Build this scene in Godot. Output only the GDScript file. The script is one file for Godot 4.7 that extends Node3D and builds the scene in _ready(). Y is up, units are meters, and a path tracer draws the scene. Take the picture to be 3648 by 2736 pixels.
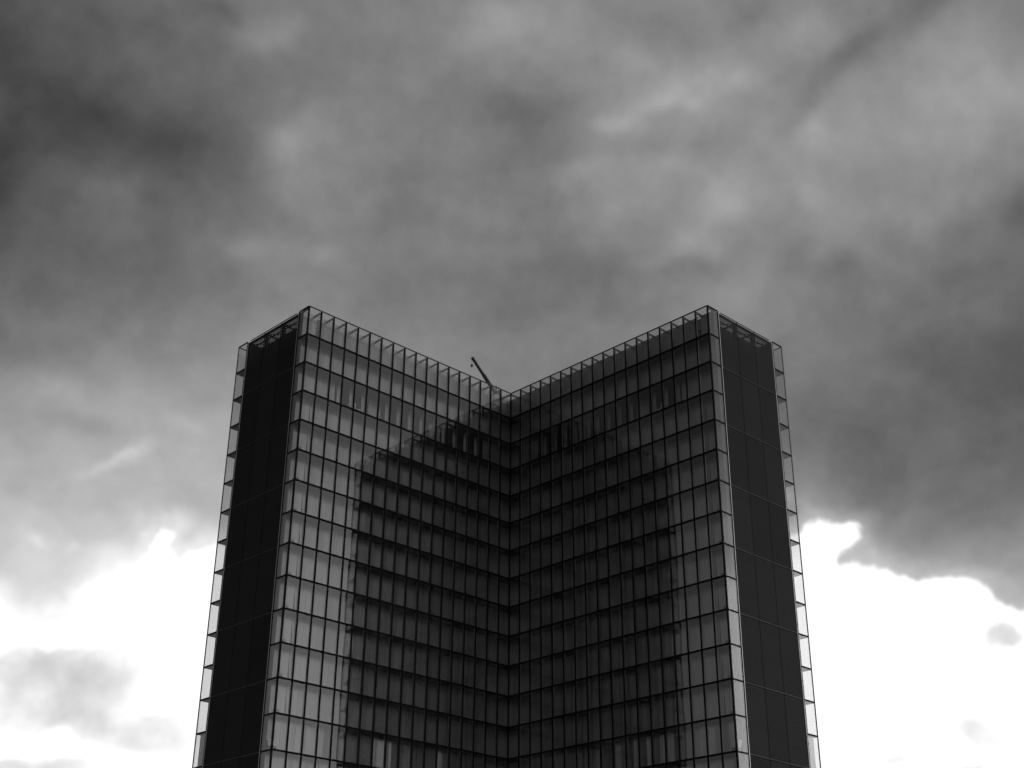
extends Node3D
# An L-shaped glass tower under a broken cloud deck, seen from the square in front of its inner corner.
# Units are metres; y is up. Tower frame: x runs along the wing on the right, z along the wing on the left.

const TOP := 79.2        # top of the glass above the square
const STOREY := 3.6
const BAY := 1.8
const BAYS := 18
const WING := 32.4       # length of a wing measured from the inner corner
const DEEP := 14.35      # depth of a wing
const GALLERY := 1.35    # from the glass to the shutters
const STOREYS := 22
const SEEN := 15         # storeys in view, counted from the top
const CHEEK := 1.95      # width of the glazed strips of an end wall

const DECK_AZ := -33.0
const DECK_EL := 6.0
const DECK_STEP := 3.0
const DECK := [
	[84, 84, 84, 84, 84, 86, 85, 83, 81, 78, 77, 74, 72, 71, 69, 68, 66, 65, 65, 65, 65, 65],
	[84, 84, 84, 84, 84, 86, 85, 83, 81, 78, 77, 74, 72, 71, 69, 68, 66, 65, 65, 65, 65, 65],
	[84, 84, 84, 84, 85, 86, 85, 83, 81, 78, 77, 74, 73, 71, 69, 68, 66, 65, 65, 65, 65, 65],
	[78, 79, 80, 81, 83, 85, 84, 82, 80, 77, 76, 73, 72, 70, 69, 67, 66, 63, 64, 64, 63, 63],
	[69, 70, 72, 73, 78, 82, 82, 79, 77, 74, 71, 69, 67, 66, 64, 62, 63, 58, 59, 56, 54, 51],
	[61, 62, 63, 64, 68, 70, 69, 68, 66, 63, 61, 59, 57, 56, 54, 51, 45, 42, 41, 40, 39, 39],
	[51, 54, 57, 58, 60, 61, 61, 59, 57, 55, 53, 51, 50, 49, 48, 45, 41, 39, 38, 38, 38, 38],
	[37, 39, 42, 45, 49, 52, 54, 54, 53, 52, 50, 48, 48, 47, 47, 45, 43, 41, 39, 38, 38, 38],
	[32, 34, 34, 37, 40, 42, 46, 51, 51, 50, 47, 45, 45, 48, 50, 49, 47, 45, 43, 41, 42, 44],
	[33, 33, 32, 35, 39, 39, 44, 50, 50, 49, 48, 47, 49, 50, 52, 54, 54, 52, 50, 47, 49, 51],
	[32, 32, 33, 33, 35, 37, 42, 46, 48, 49, 48, 49, 53, 54, 55, 54, 53, 54, 55, 56, 55, 54],
	[31, 31, 31, 35, 37, 39, 42, 44, 47, 48, 48, 49, 54, 56, 57, 51, 50, 51, 50, 50, 52, 52],
	[31, 31, 32, 37, 40, 42, 45, 47, 48, 50, 52, 53, 51, 50, 50, 50, 50, 48, 47, 46, 52, 52],
	[31, 31, 34, 38, 40, 43, 46, 47, 48, 50, 53, 54, 51, 50, 49, 50, 50, 49, 47, 45, 52, 52],
	[31, 31, 35, 38, 41, 44, 46, 47, 48, 50, 53, 54, 51, 50, 49, 50, 50, 49, 47, 46, 50, 52],
]
const PUFFS := [
	[-13.3, 40.6, 1.69, 0.99, 0, 8],
	[-11.8, 36.4, 1.17, 1.78, -20, 7],
	[-8.6, 38.0, 1.44, 1.50, -20, 3],
	[-14.2, 31.5, 1.31, 0.76, 0, 5],
	[-10.4, 31.5, 1.12, 0.48, 0, 5],
	[-17.6, 40.3, 1.40, 0.71, 0, 3],
	[-21.2, 38.4, 0.88, 0.53, 0, 2],
	[-2.9, 41.7, 2.29, 0.91, 0, 4],
	[-20.5, 32.7, 1.26, 0.91, 0, 3],
	[-16.3, 41.1, 1.42, 0.53, 0, -5],
	[-26.3, 37.5, 1.43, 1.03, 0, -4],
	[-19.3, 35.8, 4.37, 1.09, 0, -5],
	[-16.7, 36.5, 1.80, 0.92, 0, -3],
	[-25.7, 33.2, 1.18, 1.41, 0, -5],
	[-11.9, 32.9, 1.35, 0.76, 0, -3],
	[-6.6, 33.5, 1.85, 1.16, 0, -3],
	[-18.8, 33.2, 1.07, 0.55, 0, -3],
	[-4.4, 31.3, 2.74, 1.17, 0, -2],
	[11.1, 38.7, 1.07, 0.40, 0, 4],
	[10.0, 38.9, 2.87, 0.74, 0, 4],
	[3.9, 37.6, 1.09, 0.53, 0, 8],
	[6.0, 38.5, 1.21, 0.37, 15, 5],
	[8.0, 38.2, 0.96, 0.37, 0, 5],
	[1.8, 36.0, 1.43, 0.57, 0, 5],
	[6.3, 35.7, 1.41, 0.57, 0, 3],
	[14.7, 36.1, 1.12, 0.83, 0, 6],
	[9.2, 33.9, 1.14, 0.86, 0, 7],
	[7.7, 32.4, 1.36, 0.77, 0, 6],
	[13.3, 33.7, 0.89, 0.75, 0, 3],
	[4.9, 40.4, 0.99, 0.46, 0, 4],
	[-0.6, 41.8, 2.03, 0.91, 0, 4],
	[14.9, 40.0, 1.40, 0.72, 0, 5],
	[22.3, 38.0, 2.54, 1.74, 0, 4],
	[20.5, 34.7, 2.09, 1.08, 0, 2],
	[18.9, 32.9, 1.67, 0.73, 0, 2],
	[10.1, 30.7, 1.76, 0.77, 0, 2],
	[11.6, 41.0, 1.93, 0.72, 0, -5],
	[16.4, 38.9, 3.42, 0.63, 35, -8],
	[19.6, 40.0, 1.56, 0.70, 30, -7],
	[13.7, 38.5, 1.39, 0.55, 0, -4],
	[-0.8, 38.6, 1.72, 0.75, 0, -7],
	[5.2, 36.8, 0.96, 0.38, 0, -3],
	[9.4, 35.8, 1.86, 0.57, 0, -3],
	[12.2, 32.1, 1.32, 0.76, 0, -4],
	[7.5, 31.5, 1.58, 0.48, 0, -5],
	[2.2, 31.9, 2.30, 1.36, 0, -3],
	[23.1, 31.6, 0.98, 1.07, 0, -5],
	[14.5, 30.9, 1.07, 0.57, 0, -3],
	[-19.3, 22.1, 1.83, 0.26, 28, 8],
	[-18.5, 22.5, 0.78, 0.22, 20, 4],
	[-20.5, 23.4, 2.30, 0.46, 0, -4],
	[-22.0, 20.4, 1.10, 0.45, 0, -3],
	[-15.5, 21.0, 1.77, 0.56, 0, -4],
	[-21.8, 18.6, 0.22, 0.14, 0, 14],
	[-20.4, 18.8, 0.15, 0.09, 0, 10],
	[-18.3, 18.6, 1.13, 0.37, 0, 5],
	[-16.4, 24.1, 0.80, 0.26, -15, 4],
]
const GAP_CLOUDS := [
	[-19.5, 12.9, 3.27, 1.23, 0, -27],
	[-18.4, 14.0, 3.07, 0.54, 0, -13],
	[-20.7, 12.5, 1.22, 0.70, 0, -5],
	[-16.2, 11.5, 3.25, 0.71, 0, -20],
	[-20.5, 16.0, 1.98, 0.36, 0, -16],
	[-18.2, 16.6, 1.11, 0.47, 0, -9],
	[-14.7, 12.2, 1.10, 0.39, 10, -9],
	[-20.3, 10.1, 2.05, 0.44, 0, -31],
	[-21.9, 13.8, 1.56, 0.70, 0, -18],
	[-17.2, 13.6, 1.09, 1.25, 0, -7],
	[-20.1, 12.7, 0.53, 0.38, 0, 9],
	[-19.8, 11.4, 1.39, 0.31, 0, 13],
	[-13.9, 10.7, 1.28, 0.39, 0, -5],
	[19.6, 15.2, 0.81, 0.57, 0, -23],
	[18.6, 11.8, 1.30, 0.38, -10, -18],
	[19.7, 11.4, 0.85, 0.38, 0, -16],
	[15.1, 10.7, 1.60, 0.31, 0, -14],
	[17.9, 10.5, 1.04, 0.34, 15, -20],
]
const GAP_A := [Vector2(-23.94, 15.99), Vector2(-22.38, 16.19), Vector2(-21.73, 16.08), Vector2(-20.67, 15.74), Vector2(-18.99, 16.13), Vector2(-18.85, 17.02), Vector2(-17.68, 18.06), Vector2(-17.05, 18.40), Vector2(-16.95, 19.73), Vector2(-16.69, 19.94), Vector2(-15.96, 19.63), Vector2(-15.82, 18.89), Vector2(-15.30, 18.37), Vector2(-14.77, 18.79), Vector2(-14.01, 19.04), Vector2(-11.35, 19.40), Vector2(-10.34, 8.05), Vector2(-22.35, 7.51)]
const GAP_B := [Vector2(9.98, 19.90), Vector2(11.66, 19.80), Vector2(11.98, 20.04), Vector2(13.37, 19.98), Vector2(14.37, 20.19), Vector2(14.21, 19.62), Vector2(14.17, 19.15), Vector2(13.33, 18.80), Vector2(13.19, 18.37), Vector2(13.59, 18.16), Vector2(14.60, 18.05), Vector2(15.63, 17.87), Vector2(16.92, 17.58), Vector2(17.79, 17.14), Vector2(18.65, 16.72), Vector2(19.01, 16.57), Vector2(19.72, 16.58), Vector2(20.45, 16.29), Vector2(22.46, 15.91), Vector2(21.02, 7.79), Vector2(9.06, 8.17)]


var mats := {}
var meshes := {}
var used := {}
var rng := RandomNumberGenerator.new()
var tower: Node3D
var pane_shapes := []


func _ready():
	rng.seed = 20240611
	make_camera()
	make_sky()
	make_sun()
	make_materials()
	make_ground()
	make_tower()
	make_crane()
	make_furniture()


# ------------------------------------------------------------------ camera, sky, sun
func make_camera():
	var c := Camera3D.new()
	c.name = "camera"
	c.fov = 31.748
	c.near = 0.5
	c.far = 6000.0
	add_child(c)
	c.transform = Transform3D(Basis(Vector3(0.999868, 0.007020, -0.014654), Vector3(0.000292, 0.893930, 0.448207), Vector3(0.016246, -0.448152, 0.893810)).orthonormalized(), Vector3(2.9974, 1.4476, 157.875))
	c.current = true


const SUN_AZ := 116.0    # degrees to the right of straight ahead
const SUN_EL := 30.0


func toward(az: float, el: float) -> Vector3:
	var a := deg_to_rad(az)
	var e := deg_to_rad(el)
	return Vector3(sin(a) * cos(e), sin(e), -cos(a) * cos(e))


func make_sun():
	var s := DirectionalLight3D.new()
	s.name = "sun"
	s.light_energy = 0.16
	s.light_color = Color(1.0, 1.0, 1.0)
	s.light_angular_distance = 10.0
	s.shadow_enabled = true
	add_child(s)
	s.look_at_from_position(Vector3.ZERO, -toward(SUN_AZ, SUN_EL), Vector3.UP)


func inside_gap(p: Vector2, poly: Array) -> float:
	# signed distance in degrees, positive inside
	var best := 1e9
	var odd := false
	var n := poly.size()
	for i in n:
		var a: Vector2 = poly[i]
		var b: Vector2 = poly[(i + 1) % n]
		var e := b - a
		var t := clampf((p - a).dot(e) / maxf(e.length_squared(), 1e-6), 0.0, 1.0)
		best = minf(best, (p - a - e * t).length_squared())
		if (a.y > p.y) != (b.y > p.y) and p.x < a.x + (p.y - a.y) / (b.y - a.y) * e.x:
			odd = not odd
	return sqrt(best) if odd else -sqrt(best)


func bank(list: Array, p: Vector2) -> float:
	var v := 0.0
	for g in list:
		var q := p - Vector2(g[0], g[1])
		if absf(q.x) > 7.0 or absf(q.y) > 6.0:
			continue
		if g[4] != 0:
			q = q.rotated(-deg_to_rad(g[4]))
		var r: float = q.x * q.x / (g[2] * g[2]) + q.y * q.y / (g[3] * g[3])
		if r < 6.0:
			v += float(g[5]) * 0.01 * exp(-r)
	return v


var deck_map: Image      # r: cloud brightness, g: signed distance to a gap in the clouds, b: clouds floating in the gaps
var n_warp: FastNoiseLite
var n_body: FastNoiseLite
var n_edge: FastNoiseLite


func deck_at(a: float, e: float) -> Color:
	var x := clampf((a - DECK_AZ) * 4.0, 0.0, deck_map.get_width() - 1.01)
	var y := clampf((e - DECK_EL) * 4.0, 0.0, deck_map.get_height() - 1.01)
	var i := int(x)
	var j := int(y)
	var c0 := deck_map.get_pixel(i, j).lerp(deck_map.get_pixel(i + 1, j), x - i)
	var c1 := deck_map.get_pixel(i, j + 1).lerp(deck_map.get_pixel(i + 1, j + 1), x - i)
	return c0.lerp(c1, y - j)


func sky_value(az: float, el: float) -> float:
	var d := toward(az, el)
	var k := 1.0 / (maxf(d.y, 0.0) + 0.28)
	var p := Vector3(d.x * k, d.z * k, d.y * 0.6)
	var body := n_body.get_noise_3dv(p * 100.0)
	var fine := n_edge.get_noise_3dv(p * 100.0)
	# the cloud deck all round: grey overhead, thinner and brighter low down, brightest where the sun stands behind it
	var to_sun := rad_to_deg(d.angle_to(toward(SUN_AZ, SUN_EL)))
	var low := smoothstep(30.0, 13.0, el)
	var wide := 0.42 + (0.36 + 0.08 * maxf(d.x, 0.0)) * low + 0.12 * body + 0.04 * fine
	wide += 0.09 * d.x
	wide += 0.30 * exp(-pow(to_sun / 42.0, 2.0))
	# the bright gap beside the tower runs on to the right, low under the cloud deck
	var gap_on := smoothstep(24.0, 34.0, az) * smoothstep(92.0, 84.0, az + 5.0 * body) * smoothstep(23.0, 18.5, el + 5.0 * body + 2.0 * fine)
	wide = lerpf(wide, 1.07 + 0.48 * smoothstep(25.0, 70.0, az), gap_on)
	var edge := maxf(maxf(absf(az + 1.2) - 25.0, el - 42.0), 0.0)
	if edge > 8.0 or el < 5.0:
		return wide
	var q := d * 100.0
	var wx := n_warp.get_noise_3dv(q) * 1.3 + n_edge.get_noise_3dv(q + Vector3(90, 0, 0)) * 0.5
	var wy := n_warp.get_noise_3dv(q + Vector3(311, 57, 0)) * 1.0 + n_edge.get_noise_3dv(q + Vector3(0, 70, 0)) * 0.45
	var s := deck_at(az + wx, el + wy)
	var curl := n_edge.get_noise_3dv(q * 0.55)
	var billow := 0.28 - absf(n_body.get_noise_3dv(q * 1.7))
	var micro := n_edge.get_noise_3dv(q * 1.9 + Vector3(40, 0, 0))
	var v := s.r + 0.04 * body + 0.05 * curl + 0.055 * billow + 0.014 * fine + 0.022 * micro
	v = 0.48 + (v - 0.48) * 1.1
	var rim := s.g + curl * 0.55 + micro * 0.22 + body * 0.1
	var open := smoothstep(-0.14, 0.18, rim)
	var glow := 0.13 * exp(-pow(minf(rim, 0.0) / 0.7, 2.0))
	var depth := maxf(-s.b, 0.0)
	var cloud := smoothstep(0.03, 0.15, depth + 0.11 * curl + 0.05 * micro - 0.01)
	var bright := 1.09 - cloud * (0.11 + 0.32 * depth - 0.2 * curl - 0.08 * micro) + maxf(s.b, 0.0) * 0.3
	v = lerpf(v + glow, bright, open)
	return lerpf(v, wide, smoothstep(0.0, 8.0, edge))


func make_sky():
	n_warp = FastNoiseLite.new()
	n_warp.seed = 5
	n_warp.frequency = 0.05
	n_warp.fractal_octaves = 3
	n_body = FastNoiseLite.new()
	n_body.seed = 21
	n_body.frequency = 0.035
	n_body.fractal_octaves = 6
	n_body.fractal_gain = 0.55
	n_edge = FastNoiseLite.new()
	n_edge.seed = 77
	n_edge.frequency = 0.16
	n_edge.fractal_octaves = 6
	n_edge.fractal_gain = 0.58
	var nx: int = DECK[0].size()
	var ny := DECK.size()
	var small := Image.create(nx, ny, false, Image.FORMAT_RGBF)
	for j in ny:
		for i in nx:
			small.set_pixel(i, j, Color(DECK[j][i] * 0.01, 0, 0))
	var gw := (nx - 1) * 12 + 1
	var gh := (ny - 1) * 12 + 1
	deck_map = Image.create(gw, gh, false, Image.FORMAT_RGBF)
	for j in gh:
		for i in gw:
			var p := Vector2(DECK_AZ + i * 0.25, DECK_EL + j * 0.25)
			var fx := i / 12.0
			var fy := j / 12.0
			var x0 := mini(int(fx), nx - 2)
			var y0 := mini(int(fy), ny - 2)
			var tx := smoothstep(0.0, 1.0, fx - x0) * 0.5 + (fx - x0) * 0.5
			var ty := smoothstep(0.0, 1.0, fy - y0) * 0.5 + (fy - y0) * 0.5
			var v := lerpf(lerpf(DECK[y0][x0], DECK[y0][x0 + 1], tx), lerpf(DECK[y0 + 1][x0], DECK[y0 + 1][x0 + 1], tx), ty) * 0.01
			v += bank(PUFFS, p)
			var gap := -9.0
			var floating := 0.0
			if p.y < 24.0:
				gap = maxf(inside_gap(p, GAP_A), inside_gap(p, GAP_B))
				floating = bank(GAP_CLOUDS, p)
			deck_map.set_pixel(i, j, Color(v, gap, floating))
	# coarse all round, fine in front of the camera; both from the same function
	var w := 4096
	var h := 2048
	var cw := 512
	var ch := 256
	var data := PackedFloat32Array()
	data.resize(cw * ch * 3)
	for j in ch:
		var el := 90.0 - (j + 0.5) / ch * 180.0
		for i in cw:
			var az := (i + 0.5) / cw * 360.0 - 180.0
			var l := 0.16
			if el > -1.0:
				l = pow(maxf(sky_value(az, maxf(el, 0.0)), 0.02), 2.2)
			var o := (j * cw + i) * 3
			data[o] = l
			data[o + 1] = l
			data[o + 2] = l
	var pano := Image.create_from_data(cw, ch, false, Image.FORMAT_RGBF, data.to_byte_array())
	pano.resize(w, h, Image.INTERPOLATE_CUBIC)
	var x0 := int((-32.0 + 180.0) / 360.0 * w)
	var x1 := int((30.0 + 180.0) / 360.0 * w)
	var y0 := int((90.0 - 46.0) / 180.0 * h)
	var y1 := int((90.0 - 6.0) / 180.0 * h)
	var fw := x1 - x0
	var fh := y1 - y0
	data.resize(fw * fh * 3)
	for j in fh:
		var el := 90.0 - (y0 + j + 0.5) / h * 180.0
		for i in fw:
			var l := pow(maxf(sky_value((x0 + i + 0.5) / w * 360.0 - 180.0, el), 0.02), 2.2)
			var o := (j * fw + i) * 3
			data[o] = l
			data[o + 1] = l
			data[o + 2] = l
	var near := Image.create_from_data(fw, fh, false, Image.FORMAT_RGBF, data.to_byte_array())
	pano.blit_rect(near, Rect2i(0, 0, fw, fh), Vector2i(x0, y0))
	var m := PanoramaSkyMaterial.new()
	m.panorama = ImageTexture.create_from_image(pano)
	var sky := Sky.new()
	sky.sky_material = m
	var e := Environment.new()
	e.background_mode = Environment.BG_SKY
	e.sky = sky
	e.sky_rotation = Vector3(0, PI, 0)
	e.tonemap_mode = Environment.TONE_MAPPER_LINEAR
	e.tonemap_exposure = 1.0
	e.sdfgi_enabled = true
	e.ssao_enabled = true
	e.ssil_enabled = true
	var we := WorldEnvironment.new()
	we.name = "world_environment"
	we.environment = e
	add_child(we)


# ------------------------------------------------------------------ materials
func grey(v: float, rough: float, metal := 0.0) -> StandardMaterial3D:
	var m := StandardMaterial3D.new()
	m.albedo_color = Color(v, v, v).linear_to_srgb()
	m.roughness = rough
	m.metallic = metal
	return m


func grain_texture(sd: int, stretch: float, lo: float, hi: float) -> ImageTexture:
	# vertical wood grain: long streaks with finer fibres, tileable enough at this size
	var a := FastNoiseLite.new()
	a.seed = sd
	a.frequency = 0.02
	a.fractal_octaves = 4
	var im := Image.create(256, 256, false, Image.FORMAT_RGB8)
	for y in 256:
		for x in 256:
			var n := a.get_noise_2d(x * 4.0, y * stretch) * 0.65 + a.get_noise_2d(x * 14.0 + 900.0, y * stretch * 1.6) * 0.35
			var v := clampf(lerpf(lo, hi, 0.5 + n), 0.0, 1.0)
			im.set_pixel(x, y, Color(v, v, v))
	return ImageTexture.create_from_image(im)


func make_materials():
	var g := StandardMaterial3D.new()
	g.albedo_color = Color(0.12, 0.12, 0.12, 0.13)
	g.transparency = BaseMaterial3D.TRANSPARENCY_ALPHA
	g.roughness = 0.0
	g.metallic_specular = 0.46
	g.cull_mode = BaseMaterial3D.CULL_DISABLED
	mats.glass = g
	mats.cap = grey(0.004, 0.7)
	mats.cap.metallic_specular = 0.2
	mats.rib = grey(0.13, 0.7)
	mats.alu = grey(0.55, 0.4, 0.6)
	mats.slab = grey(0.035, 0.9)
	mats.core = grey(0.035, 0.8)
	for t in 4:
		# dusty dark metal, each batch a little different
		var blade := grey([0.0060, 0.0072, 0.0052, 0.0066][t], [0.7, 0.62, 0.75, 0.66][t])
		blade.metallic_specular = 0.2
		mats["louvre%d" % t] = blade
		var lip := grey([0.021, 0.025, 0.018, 0.023][t], 0.7)
		lip.albedo_texture = grain_texture(60 + t, 0.9, 0.55, 1.0)
		lip.uv1_triplanar = true
		lip.uv1_scale = Vector3(0.35, 0.35, 0.35)
		mats["louvre_lip%d" % t] = lip
	mats.ledge = grey(0.055, 0.5)
	mats.steel = grey(0.02, 0.6)
	mats.beam = grey(0.12, 0.6)
	mats.roof = grey(0.2, 0.9)
	mats.pale = grey(0.7, 0.5)
	mats.crane = grey(0.01, 0.6)
	mats.crane_light = grey(0.4, 0.5)
	for k in 5:
		var m := grey(1.0, 0.22, 0.4)
		m.metallic_specular = 0.7
		m.albedo_texture = grain_texture(40 + k, 0.12, 0.83, 1.0)
		var v: float = [0.25, 0.225, 0.275, 0.236, 0.262][k]
		m.albedo_color = Color(v, v, v).linear_to_srgb()
		m.uv1_triplanar = true
		m.uv1_scale = Vector3(0.6, 0.6, 0.6)
		m.uv1_offset = Vector3(0.17 * k, 0.31 * k, 0.13 * k)
		mats["shutter%d" % k] = m
	var ground := grey(0.17, 0.85)
	ground.albedo_texture = grain_texture(9, 0.6, 0.7, 1.0)
	ground.uv1_triplanar = true
	ground.uv1_world_triplanar = true
	ground.uv1_scale = Vector3(0.2, 0.2, 0.2)
	mats.ground = ground


# ------------------------------------------------------------------ building blocks
func numbered(parent: Node, called: String) -> String:
	var key := "%d/%s" % [parent.get_instance_id(), called]
	used[key] = used.get(key, 0) + 1
	return called if used[key] == 1 else "%s_%03d" % [called, used[key] - 1]


func put(parent: Node, called: String, mesh: Mesh, m: Material, at := Vector3.ZERO, turn := Basis.IDENTITY) -> MeshInstance3D:
	var o := MeshInstance3D.new()
	o.name = numbered(parent, called)
	o.mesh = mesh
	if m != null:
		o.material_override = m
	o.transform = Transform3D(turn, at)
	parent.add_child(o, true)
	return o


func group_node(parent: Node, called: String) -> Node3D:
	var o := Node3D.new()
	o.name = numbered(parent, called)
	parent.add_child(o, true)
	return o


func box(size: Vector3) -> BoxMesh:
	var key := "%.4f %.4f %.4f" % [size.x, size.y, size.z]
	if not meshes.has(key):
		var b := BoxMesh.new()
		b.size = size
		meshes[key] = b
	return meshes[key]


func at_wing(w: int, along: float, y: float, out: float) -> Vector3:
	return Vector3(along, y, out) if w == 0 else Vector3(out, y, along)


func wing_box(w: int, along: float, y: float, out: float) -> BoxMesh:
	return box(Vector3(along, y, out) if w == 0 else Vector3(out, y, along))


func span(parent: Node, called: String, w: int, a0: float, a1: float, y0: float, y1: float, d0: float, d1: float, m: Material) -> MeshInstance3D:
	return put(parent, called, wing_box(w, a1 - a0, y1 - y0, d1 - d0), m, at_wing(w, (a0 + a1) / 2, (y0 + y1) / 2, (d0 + d1) / 2))


func add_span(st: SurfaceTool, w: int, a0: float, a1: float, y0: float, y1: float, d0: float, d1: float):
	st.append_from(wing_box(w, a1 - a0, y1 - y0, d1 - d0), 0, Transform3D(Basis.IDENTITY, at_wing(w, (a0 + a1) / 2, (y0 + y1) / 2, (d0 + d1) / 2)))


func level(k: int) -> float:
	return TOP - STOREY * k


func face_turn(w: int) -> Basis:
	return Basis.IDENTITY if w == 0 else Basis(Vector3.UP, PI / 2)


func sheet_pair(wide: float, high: float, bow: float, twist: float) -> ArrayMesh:
	# one large pane with both its faces, slightly out of flat as sealed units are
	var st := SurfaceTool.new()
	st.begin(Mesh.PRIMITIVE_TRIANGLES)
	var nx := 3
	var ny := 4
	for side in 2:
		var base := side * (nx + 1) * (ny + 1)
		for j in ny + 1:
			for i in nx + 1:
				var u := i / float(nx) * 2.0 - 1.0
				var v := j / float(ny) * 2.0 - 1.0
				var b := bow * (1.0 if side == 0 else 0.9)
				var z := b * (1.0 - u * u) * (1.0 - v * v) + twist * u * v
				var du := b * (-2.0 * u) * (1.0 - v * v) + twist * v
				var dv := b * (1.0 - u * u) * (-2.0 * v) + twist * u
				st.set_normal(Vector3(-du / (wide / 2), -dv / (high / 2), 1.0).normalized())
				st.add_vertex(Vector3(u * wide / 2, v * high / 2, z - 0.024 * side))
		for j in ny:
			for i in nx:
				var a := base + j * (nx + 1) + i
				var q := [a, a + nx + 1, a + 1, a + 1, a + nx + 1, a + nx + 2]
				for n in q:
					st.add_index(n)
	return st.commit()


# ------------------------------------------------------------------ setting
func make_ground():
	var p := PlaneMesh.new()
	p.size = Vector2(5000, 5000)
	var o := MeshInstance3D.new()
	o.name = "ground"
	o.mesh = p
	o.material_override = mats.ground
	add_child(o)
	o.set_meta("kind", "structure")
	o.set_meta("label", "wide timber square in front of the tower")


# ------------------------------------------------------------------ the tower
func make_tower():
	tower = Node3D.new()
	tower.name = "glass_tower"
	add_child(tower)
	tower.rotation.y = -PI / 4
	tower.set_meta("label", "L-shaped glass tower with black frames, pale shutters and dark louvred end walls")
	tower.set_meta("category", "tower")
	for k in 5:
		pane_shapes.append(sheet_pair(BAY - 0.09, STOREY - 0.11, [0.0010, -0.0006, 0.0014, 0.0003, -0.0010][k], [0.0004, -0.0006, 0.0002, 0.0008, -0.0003][k]))
	make_slabs()
	for w in 2:
		make_curtain_wall(w)
		make_shutters(w)
		make_end_wall(w)
		make_roof_edge(w)


func make_slabs():
	var e := 0.16
	var big := SurfaceTool.new()
	big.begin(Mesh.PRIMITIVE_TRIANGLES)
	add_span(big, 0, -DEEP + e, WING - e, -0.11, 0.11, -DEEP + e, -e)
	add_span(big, 1, -e, WING - e, -0.11, 0.11, -DEEP + e, -e)
	var slab := big.commit()
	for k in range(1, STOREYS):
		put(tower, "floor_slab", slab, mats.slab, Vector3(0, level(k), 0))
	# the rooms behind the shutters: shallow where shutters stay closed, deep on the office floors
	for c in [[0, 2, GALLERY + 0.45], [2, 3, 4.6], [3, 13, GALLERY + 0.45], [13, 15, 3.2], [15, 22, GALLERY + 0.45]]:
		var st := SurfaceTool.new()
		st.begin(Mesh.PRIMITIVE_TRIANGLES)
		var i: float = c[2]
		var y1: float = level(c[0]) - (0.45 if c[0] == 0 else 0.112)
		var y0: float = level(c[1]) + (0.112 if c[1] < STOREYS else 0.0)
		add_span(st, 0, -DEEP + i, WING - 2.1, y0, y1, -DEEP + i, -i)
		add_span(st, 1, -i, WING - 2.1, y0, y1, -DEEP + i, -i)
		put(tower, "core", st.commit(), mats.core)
	var rf := SurfaceTool.new()
	rf.begin(Mesh.PRIMITIVE_TRIANGLES)
	var j := GALLERY + 0.1
	add_span(rf, 0, -DEEP + j, WING - 2.15, TOP - 0.445, TOP - 0.30, -DEEP + j, -j)
	add_span(rf, 1, -j, WING - 2.15, TOP - 0.445, TOP - 0.30, -DEEP + j, -j)
	put(tower, "roof_deck", rf.commit(), mats.roof)


func make_curtain_wall(w: int):
	var cw := group_node(tower, "curtain_wall")
	for i in BAYS + 1:
		var a := BAY * i
		if i == 0:
			if w == 0:
				put(cw, "corner_post", box(Vector3(0.13, TOP, 0.13)), mats.cap, Vector3(0.03, TOP / 2, 0.03))
			continue
		if i == BAYS:
			put(cw, "corner_post", box(Vector3(0.17, TOP, 0.17)), mats.cap, at_wing(w, WING, TOP / 2, 0.0))
			continue
		span(cw, "mullion", w, a - 0.068, a + 0.068, 0.0, TOP - 0.086, -0.03, 0.07, mats.cap)
		span(cw, "mullion_rib", w, a - 0.04, a + 0.04, 0.0, TOP - 0.09, -0.27, -0.034, mats.rib)
	for k in STOREYS + 1:
		var y := level(k)
		span(cw, "transom", w, 0.1, WING - 0.086, y - (0.085 if k > 0 else 0.06), y + (0.085 if k > 0 else 0.05), -0.034, 0.074, mats.cap if k > 0 else mats.steel)
	# the 150 largest units in view of each wing singly, the others together
	var rest := SurfaceTool.new()
	rest.begin(Mesh.PRIMITIVE_TRIANGLES)
	for k in STOREYS:
		for i in BAYS:
			var shape: ArrayMesh = pane_shapes[rng.randi() % 5]
			var turn := face_turn(w) * Basis(Vector3.UP, rng.randfn(0.0, 0.0008)) * Basis(Vector3.RIGHT, rng.randfn(0.0, 0.0008))
			if rng.randf() < 0.5:
				turn = turn * Basis(Vector3.BACK, PI)
			var at := at_wing(w, BAY * (i + 0.5), level(k) - STOREY / 2, 0.0)
			if k < SEEN and i >= 8:
				put(cw, "pane", shape, mats.glass, at, turn)
			else:
				rest.append_from(shape, 0, Transform3D(turn, at))
	put(cw, "inner_glazing", rest.commit(), mats.glass).set_meta("kind", "stuff")


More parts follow.
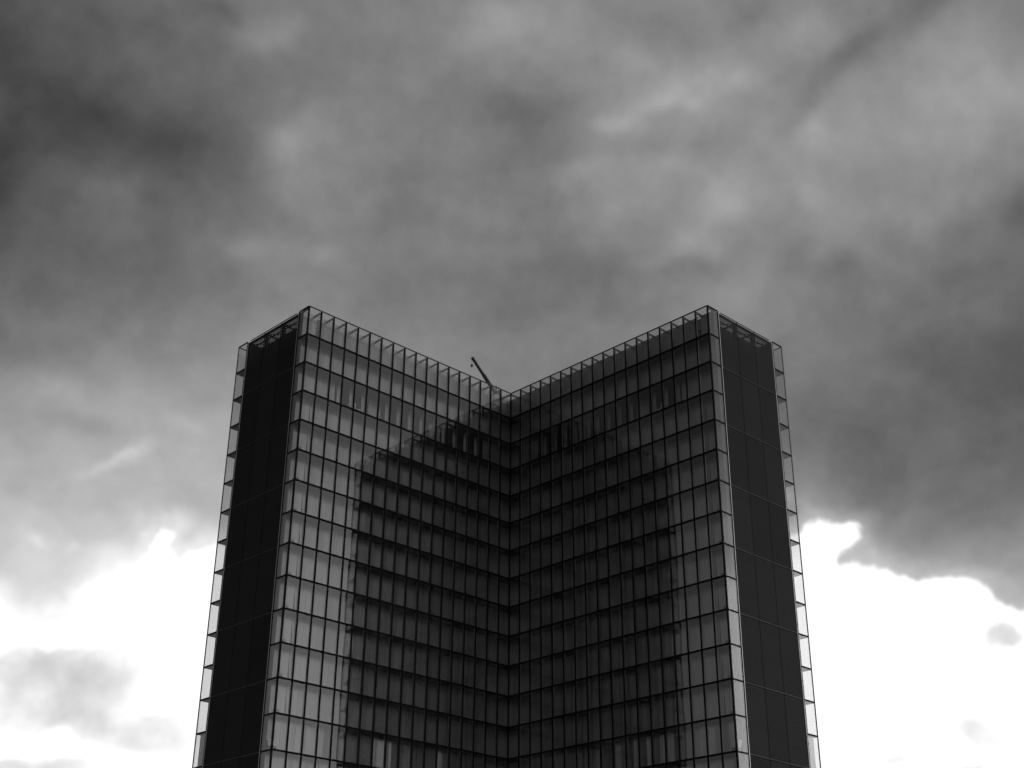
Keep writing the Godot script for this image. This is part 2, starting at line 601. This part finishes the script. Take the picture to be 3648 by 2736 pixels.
func make_shutters(w: int):
	var sw := group_node(tower, "shutter_wall")
	var rests := []
	for k in 5:
		var st := SurfaceTool.new()
		st.begin(Mesh.PRIMITIVE_TRIANGLES)
		rests.append(st)
	var sign_w := 1.0 if w == 0 else -1.0
	for k in STOREYS:
		var y0 := level(k + 1) + 0.118
		var y1 := level(k) - (0.118 if k > 0 else 0.06)
		for i in range(-1, BAYS):
			for s in 2:
				var a0 := BAY * i + 0.9 * s
				var a1 := a0 + 0.9
				if i == -1:
					if s == 0:
						a0 = -GALLERY - 0.03
						a1 = -0.7
					else:
						a0 = -0.7
				if i == BAYS - 1 and s == 1:
					a1 = WING - 0.22
				if k == 0 and i == BAYS - 2 and s == 1:
					a1 = 29.85
					a0 = 29.2
				if k == 0 and i == BAYS - 2 and s == 0:
					a1 = 29.2
				if i == BAYS - 1 and s == 0 and (k == 0 or (k >= 3 and k < 13)):
					a0 = 30.3
				var window := k == 2 and i >= 2 and i <= 14 and i != 6
				if window and i != 11:
					if s == 0:
						continue
					a0 = BAY * i + 1.0
					a1 = a0 + 0.49
				var wide := a1 - a0 - 0.024
				var a := (a0 + a1) / 2
				var out := -GALLERY - 0.025 - rng.randf() * 0.012
				var yaw := rng.randfn(0.0, 0.006)
				var lean := 0.0
				if window and i == 11:
					out -= 0.5
				elif k == 13 or k == 14:
					if rng.randf() < 0.7:
						yaw = deg_to_rad(rng.randf_range(-9.0, 17.0))
				elif i == BAYS - 2 and s == 1 and k >= 3 and k < 13:
					lean = deg_to_rad(-4.0)
					out -= 0.06
					wide = 0.8
					a = 30.27 - 0.4 - 0.116
				var size := Vector3(wide, y1 - y0, 0.045)
				if absf(lean) > 0.0:
					size.y -= 0.03
				var turn := face_turn(w) * Basis(Vector3.UP, yaw * sign_w) * Basis(Vector3.BACK, lean * sign_w)
				var v := rng.randi() % 5
				var at := at_wing(w, a, (y0 + y1) / 2, out)
				if k < SEEN and i >= 13:
					put(sw, "shutter", box(size), mats["shutter%d" % v], at, turn)
				else:
					rests[v].append_from(box(size), 0, Transform3D(turn, at))
	for k in 5:
		put(sw, "inner_shutters", rests[k].commit(), mats["shutter%d" % k]).set_meta("kind", "stuff")
	# a service door in the top storey, seen in the first bay
	var d0 := 29.86
	span(sw, "access_door", w, d0, d0 + 0.43, level(1) + 0.118, level(1) + 1.9, -GALLERY - 0.12, -GALLERY - 0.06, mats.steel)
	span(sw, "door_panel", w, d0, d0 + 0.43, level(1) + 1.9, TOP - 0.3, -GALLERY - 0.12, -GALLERY - 0.06, mats.rib)
	# the pale return of the shutter wall at its end, and the wall behind the rear gallery
	span(sw, "end_return", w, WING - 0.215, WING - 0.16, 0.0, TOP - 0.06, -CHEEK, -GALLERY, mats.rib)
	span(sw, "rear_wall", w, -DEEP + GALLERY, WING - 0.25, 0.0, TOP - 0.06, -DEEP + GALLERY, -DEEP + GALLERY + 0.06, mats.shutter1)


func louvre_mesh(wide: float, high: float, tone: int) -> ArrayMesh:
	# dark blades with a worn lower lip, one panel two storeys high
	var blades := SurfaceTool.new()
	blades.begin(Mesh.PRIMITIVE_TRIANGLES)
	var lips := SurfaceTool.new()
	lips.begin(Mesh.PRIMITIVE_TRIANGLES)
	var pitch := 0.18
	var n := int(high / pitch)
	for i in n:
		var y := -high / 2 + 0.1 + pitch * i
		blades.append_from(box(Vector3(wide - 0.06, 0.154, 0.014)), 0, Transform3D(Basis(Vector3.RIGHT, deg_to_rad(-7.0)), Vector3(0, y, 0)))
		lips.append_from(box(Vector3(wide - 0.07, 0.05, 0.018)), 0, Transform3D(Basis.IDENTITY, Vector3(0, y - 0.035, 0.022)))
	for s in [-1.0, 1.0]:
		blades.append_from(box(Vector3(0.03, high - 0.04, 0.05)), 0, Transform3D(Basis.IDENTITY, Vector3(s * (wide / 2 - 0.016), 0, 0.0)))
	var m := blades.commit()
	lips.commit(m)
	m.surface_set_material(0, mats["louvre%d" % tone])
	m.surface_set_material(1, mats["louvre_lip%d" % tone])
	return m


func make_end_wall(w: int):
	# v runs from the inner face (0) to the rear face (DEEP); the wall stands at the free end of the wing
	var ew := group_node(tower, "end_wall")
	var o := 1 - w
	var v0 := CHEEK + 0.12
	var v1 := DEEP - CHEEK - 0.12
	var col := (v1 - v0) / 3
	var shapes := []
	for t in 4:
		shapes.append(louvre_mesh(col - 0.03, STOREY * 2 - 0.05, t))
	for k in 11:
		for c in 3:
			put(ew, "louvre_panel", shapes[rng.randi() % 4], null, end_at(w, v0 + col * (c + 0.5), TOP - STOREY * (2 * k + 1), -0.03), face_turn(o))
		if k > 0:
			end_span(ew, "ledge", w, v0, v1, level(2 * k) - 0.02, level(2 * k) + 0.015, -0.06, 0.015, mats.ledge)
	# roof-level steelwork behind the open louvres
	for c in 4:
		var v := v0 + col * c
		var pw := 0.2 if c % 3 == 0 else 0.34
		end_span(ew, "post", w, v - pw / 2, v + pw / 2, level(2), TOP - 0.12, -0.5, -0.25, mats.steel)
		end_span(ew, "beam", w, v - 0.09, v + 0.09, TOP - 0.30, TOP - 0.14, -1.95, -0.52, mats.steel)
	for c in 3:
		var v := v0 + col * c
		end_bar(ew, "brace", w, Vector3(v + 0.1, TOP - 0.2, -0.5), Vector3(v + col * 0.5, TOP - 0.2, -1.9), 0.05)
		end_bar(ew, "brace", w, Vector3(v + col - 0.1, TOP - 0.2, -0.5), Vector3(v + col * 0.5, TOP - 0.2, -1.9), 0.05)
		end_bar(ew, "brace", w, Vector3(v + 0.1, TOP - 1.4, -0.4), Vector3(v + 0.8, TOP - 0.25, -0.4), 0.035)
	end_span(ew, "purlin", w, v0, v1, TOP - 0.24, TOP - 0.16, -1.1, -1.02, mats.steel)
	end_span(ew, "purlin", w, v0, v1, TOP - 0.32, TOP - 0.1, -0.24, -0.1, mats.steel)
	end_span(ew, "top_rail", w, v0 + 0.4, v1 - 0.4, TOP - 0.01, TOP + 0.05, -0.1, 0.0, mats.steel)
	end_span(ew, "back_wall", w, CHEEK - 0.05, DEEP - CHEEK + 0.05, 0.0, TOP - 0.05, -2.08, -1.96, mats.core)
	# side walls that close the louvred shaft off from the glazed strips
	end_span(ew, "shaft_side", w, CHEEK + 0.02, CHEEK + 0.08, 0.0, TOP - 0.1, -1.95, -0.1, mats.core)
	end_span(ew, "shaft_side", w, DEEP - CHEEK - 0.08, DEEP - CHEEK - 0.02, 0.0, TOP - 0.1, -1.95, -0.1, mats.core)
	# bright aluminium trims between louvres and glass
	for v in [CHEEK + 0.06, DEEP - CHEEK - 0.06]:
		end_span(ew, "trim", w, v - 0.035, v + 0.035, 0.0, TOP - 0.02, -0.06, 0.03, mats.alu)
	for v in [CHEEK - 0.02, DEEP - CHEEK + 0.02]:
		end_span(ew, "jamb", w, v - 0.04, v + 0.04, 0.0, TOP - 0.01, -0.12, 0.045, mats.cap)
	put(ew, "corner_post", box(Vector3(0.1, TOP, 0.1)), mats.rib, end_at(w, DEEP, TOP / 2, 0.0))
	# glazed strips: the front one belongs to the gallery behind the inner facade, the rear one to the gallery at the back
	var wide := CHEEK - 0.14
	var unit := sheet_pair(wide, STOREY - 0.11, 0.0008, 0.0005)
	var rest := SurfaceTool.new()
	rest.begin(Mesh.PRIMITIVE_TRIANGLES)
	for k in STOREYS:
		for v in [CHEEK / 2, DEEP - CHEEK / 2]:
			var at := end_at(w, v, level(k) - STOREY / 2, 0.0)
			var turn := face_turn(o) * Basis(Vector3.UP, rng.randfn(0.0, 0.001)) * Basis(Vector3.RIGHT, rng.randfn(0.0, 0.001))
			if k < SEEN:
				put(ew, "corner_pane", unit, mats.glass, at, turn)
			else:
				rest.append_from(unit, 0, Transform3D(turn, at))
	put(ew, "lower_glazing", rest.commit(), mats.glass).set_meta("kind", "stuff")
	for k in STOREYS + 1:
		var y := level(k)
		end_span(ew, "transom", w, 0.087, CHEEK - 0.061, y - 0.075, y + 0.075, -0.034, 0.05, mats.cap)
		end_span(ew, "transom", w, DEEP - CHEEK + 0.061, DEEP - 0.052, y - 0.075, y + 0.075, -0.034, 0.05, mats.cap)
		if k >= 4 and k < SEEN:
			end_span(ew, "floor_unit", w, 0.28, 0.75, level(k + 1) + 0.111, level(k + 1) + 0.48, -0.75, -0.3, mats.core)
	# a blind drawn across the rear gallery of the two office floors
	for k in [13, 14]:
		end_span(ew, "blind", w, DEEP - CHEEK + 0.1, DEEP - 0.55, level(k + 1) + 0.13, level(k) - 0.13, -0.25, -0.21, mats.shutter2)
	# rear facade: its glass, mullions and rails close the rear gallery
	var rear := SurfaceTool.new()
	rear.begin(Mesh.PRIMITIVE_TRIANGLES)
	var bars := SurfaceTool.new()
	bars.begin(Mesh.PRIMITIVE_TRIANGLES)
	for i in 25:
		var a := WING - BAY * (i + 0.5)
		add_span(bars, w, a - 0.9 - 0.05, a - 0.9 + 0.05, 0.0, TOP - 0.07, -DEEP - 0.05, -DEEP + 0.05)
		for k in STOREYS:
			rear.append_from(pane_shapes[(i + k) % 5], 0, Transform3D(face_turn(w), at_wing(w, a, level(k) - STOREY / 2, -DEEP + 0.014)))
	for k in STOREYS + 1:
		add_span(bars, w, -DEEP, WING - 0.06, level(k) - 0.06, level(k) + 0.06, -DEEP - 0.055, -DEEP + 0.034)
	put(ew, "rear_glazing", rear.commit(), mats.glass).set_meta("kind", "stuff")
	put(ew, "rear_frame", bars.commit(), mats.cap).set_meta("kind", "stuff")


func end_at(w: int, v: float, y: float, out: float) -> Vector3:
	return at_wing(w, WING + out, y, -v)


func end_span(parent: Node, called: String, w: int, v0: float, v1: float, y0: float, y1: float, d0: float, d1: float, m: Material) -> MeshInstance3D:
	return span(parent, called, w, WING + d0, WING + d1, y0, y1, -v1, -v0, m)


func end_bar(parent: Node, called: String, w: int, p: Vector3, q: Vector3, r: float):
	bar(parent, called, end_at(w, p.x, p.y, p.z), end_at(w, q.x, q.y, q.z), r, mats.steel)


func bar(parent: Node, called: String, p: Vector3, q: Vector3, r: float, m: Material, sides := 6) -> MeshInstance3D:
	var c := CylinderMesh.new()
	c.top_radius = r
	c.bottom_radius = r
	c.height = p.distance_to(q)
	c.radial_segments = sides
	c.rings = 0
	var y := (q - p).normalized()
	var x := y.cross(Vector3(0.31, 0.2, 0.93)).normalized()
	return put(parent, called, c, m, (p + q) / 2, Basis(x, y, x.cross(y)))


func make_roof_edge(w: int):
	# ties from the top of each mullion back to the shutter wall; open sky between them
	var re := group_node(tower, "roof_edge")
	var st := SurfaceTool.new()
	st.begin(Mesh.PRIMITIVE_TRIANGLES)
	add_span(st, w, -0.075, 0.075, -0.02, 0.02, -GALLERY, -0.08)
	add_span(st, w, -0.02, 0.02, -0.16, -0.021, -GALLERY, -0.08)
	add_span(st, w, -0.075, 0.075, -0.2, -0.161, -GALLERY, -0.08)
	var tie := st.commit()
	for i in BAYS + 1:
		put(re, "tie_beam", tie, mats.beam, at_wing(w, minf(BAY * i, WING - 0.1), TOP - 0.08, 0.0))
	span(re, "wall_coping", w, -GALLERY, WING - 0.16, TOP - 0.055, TOP - 0.01, -GALLERY - 0.12, -GALLERY - 0.005, mats.beam)
	# short tie at the free end
	end_span(re, "end_tie", w, GALLERY + 0.1, GALLERY + 0.22, TOP - 0.2, TOP - 0.07, -1.5, -0.07, mats.beam)


# ------------------------------------------------------------------ the crane on the roof
func make_crane():
	var c := Node3D.new()
	c.name = "roof_crane"
	add_child(c)
	c.position = Vector3(-1.41, TOP - 0.30, -3.0)
	c.set_meta("label", "slim dark crane boom with hanging hook ball above the roof edge")
	c.set_meta("category", "crane")
	var foot := Vector3(0, 0.62, 0)
	var tip := Vector3(-3.893, 7.11, 0)
	var dir := (tip - foot).normalized()
	var side := Vector3(-dir.y, dir.x, 0)
	put(c, "base_frame", box(Vector3(2.2, 0.22, 1.6)), mats.crane, Vector3(0.3, 0.11, 0))
	put(c, "turntable", box(Vector3(1.1, 0.4, 0.9)), mats.crane, Vector3(0.1, 0.42, 0))
	var main := put(c, "boom", boom_mesh(0.42, 0.36, 4.6), mats.crane, foot + dir * 2.3, Basis(side, dir, side.cross(dir)))
	put(main, "cover_strip", box(Vector3(0.09, 4.5, 0.24)), mats.crane_light, Vector3(-0.26, 0, 0.02))
	var ext := put(c, "boom_extension", boom_mesh(0.34, 0.28, 3.1), mats.crane, foot + dir * (4.55 + 1.5), Basis(side, dir, side.cross(dir)))
	put(ext, "cover_strip", box(Vector3(0.08, 3.0, 0.2)), mats.crane_light, Vector3(-0.215, 0, 0.02))
	var head := CylinderMesh.new()
	head.top_radius = 0.22
	head.bottom_radius = 0.22
	head.height = 0.16
	head.radial_segments = 14
	put(c, "sheave", head, mats.crane_light, tip + Vector3(0.02, 0.03, 0.0), Basis(Vector3.RIGHT, PI / 2))
	bar(c, "luffing_rope", tip + Vector3(0.12, -0.02, 0), foot + dir * 0.6 + side * -0.42, 0.02, mats.crane)
	var ball_at := Vector3(-3.93, 5.97, 0)
	bar(c, "hoist_rope", tip + Vector3(-0.09, -0.1, 0), ball_at, 0.016, mats.crane_light)
	var ball := SphereMesh.new()
	ball.radius = 0.18
	ball.height = 0.36
	ball.radial_segments = 16
	ball.rings = 8
	var b := put(c, "hook_ball", ball, mats.crane, ball_at)
	bar(b, "collar", Vector3(0, 0.12, 0), Vector3(0, 0.3, 0), 0.045, mats.crane)
	bar(b, "hook", Vector3(0, -0.13, 0), Vector3(-0.02, -0.3, 0), 0.035, mats.crane)
	put(c, "winch_housing", box(Vector3(0.5, 0.9, 0.5)), mats.crane, Vector3(-0.55, 1.06, 0.15))
	bar(c, "mast", Vector3(-0.58, 1.5, 0.15), Vector3(-0.58, 2.88, 0.15), 0.05, mats.crane)
	bar(c, "mast", Vector3(-0.24, 0.6, 0.15), Vector3(-0.24, 2.66, 0.15), 0.05, mats.crane)


func boom_mesh(wide: float, deep: float, long: float) -> ArrayMesh:
	# an eight-sided box section
	var st := SurfaceTool.new()
	st.begin(Mesh.PRIMITIVE_TRIANGLES)
	var c := 0.25
	var ring := [Vector2(-1 + c, -1), Vector2(1 - c, -1), Vector2(1, -1 + c), Vector2(1, 1 - c), Vector2(1 - c, 1), Vector2(-1 + c, 1), Vector2(-1, 1 - c), Vector2(-1, -1 + c)]
	for i in 8:
		var p: Vector2 = ring[i] * Vector2(wide, deep) / 2
		var q: Vector2 = ring[(i + 1) % 8] * Vector2(wide, deep) / 2
		var a := Vector3(p.x, -long / 2, p.y)
		var b := Vector3(q.x, -long / 2, q.y)
		var u := Vector3(0, long, 0)
		for v in [a, b + u, b, a, a + u, b + u]:
			st.add_vertex(v)
		for v in [a + u, Vector3(0, long / 2, 0), b + u, b, Vector3(0, -long / 2, 0), a]:
			st.add_vertex(v)
	st.generate_normals()
	return st.commit()


# ------------------------------------------------------------------ pale seats seen through the glass
func shell_mesh(profile: Array, wide: float, thick: float) -> ArrayMesh:
	var st := SurfaceTool.new()
	st.begin(Mesh.PRIMITIVE_TRIANGLES)
	for i in profile.size() - 1:
		var p: Vector2 = profile[i]
		var q: Vector2 = profile[i + 1]
		var n := (q - p).orthogonal().normalized() * thick / 2
		var c := [p + n, q + n, q - n, p - n]
		for s in 4:
			var a: Vector2 = c[s]
			var b: Vector2 = c[(s + 1) % 4]
			var a0 := Vector3(a.x, a.y, -wide / 2)
			var a1 := Vector3(a.x, a.y, wide / 2)
			var b0 := Vector3(b.x, b.y, -wide / 2)
			var b1 := Vector3(b.x, b.y, wide / 2)
			for v in [a0, b0, b1, a0, b1, a1]:
				st.add_vertex(v)
		for z in [-wide / 2, wide / 2]:
			for v in [c[0], c[1], c[2], c[0], c[2], c[3]]:
				st.add_vertex(Vector3(v.x, v.y, z))
	st.generate_normals()
	return st.commit()


func make_seat() -> Node3D:
	var s := Node3D.new()
	s.name = "lounge_seat"
	add_child(s)
	put(s, "shell", shell_mesh([Vector2(-0.34, 1.15), Vector2(-0.3, 0.85), Vector2(-0.24, 0.52), Vector2(-0.1, 0.4), Vector2(0.16, 0.4), Vector2(0.36, 0.46)], 0.5, 0.07), mats.pale)
	for z in [-0.2, 0.2]:
		bar(s, "runner", Vector3(-0.3, 0.04, z), Vector3(0.36, 0.04, z), 0.03, mats.pale)
		bar(s, "leg", Vector3(-0.12, 0.04, z), Vector3(-0.1, 0.4, z), 0.03, mats.pale)
		bar(s, "leg", Vector3(0.24, 0.04, z), Vector3(0.2, 0.4, z), 0.03, mats.pale)
	s.set_meta("category", "seat")
	s.set_meta("group", "pale seats behind the tower glass")
	return s


func make_furniture():
	var seat := make_seat()
	var spots := [
		[1, 24.1, 3, -0.72, 0.4, "pale seat in the third storey from the top, left wing"],
		[0, 24.25, 3, -0.72, 2.4, "pale seat in the third storey from the top, right wing"],
		[1, 31.85, 14, -0.95, -0.8, "pale curved seat behind the low corner glass beside the left louvres"],
		[0, 31.85, 14, -0.95, 2.4, "pale curved seat behind the low corner glass beside the right louvres"],
	]
	for i in spots.size():
		var s = spots[i]
		var o: Node3D = seat if i == 0 else seat.duplicate()
		if i > 0:
			o.name = "lounge_seat_%03d" % i
			add_child(o)
		o.position = tower.transform * at_wing(s[0], s[1], level(s[2]) + 0.112, s[3])
		o.rotation.y = s[4]
		o.set_meta("label", s[5])
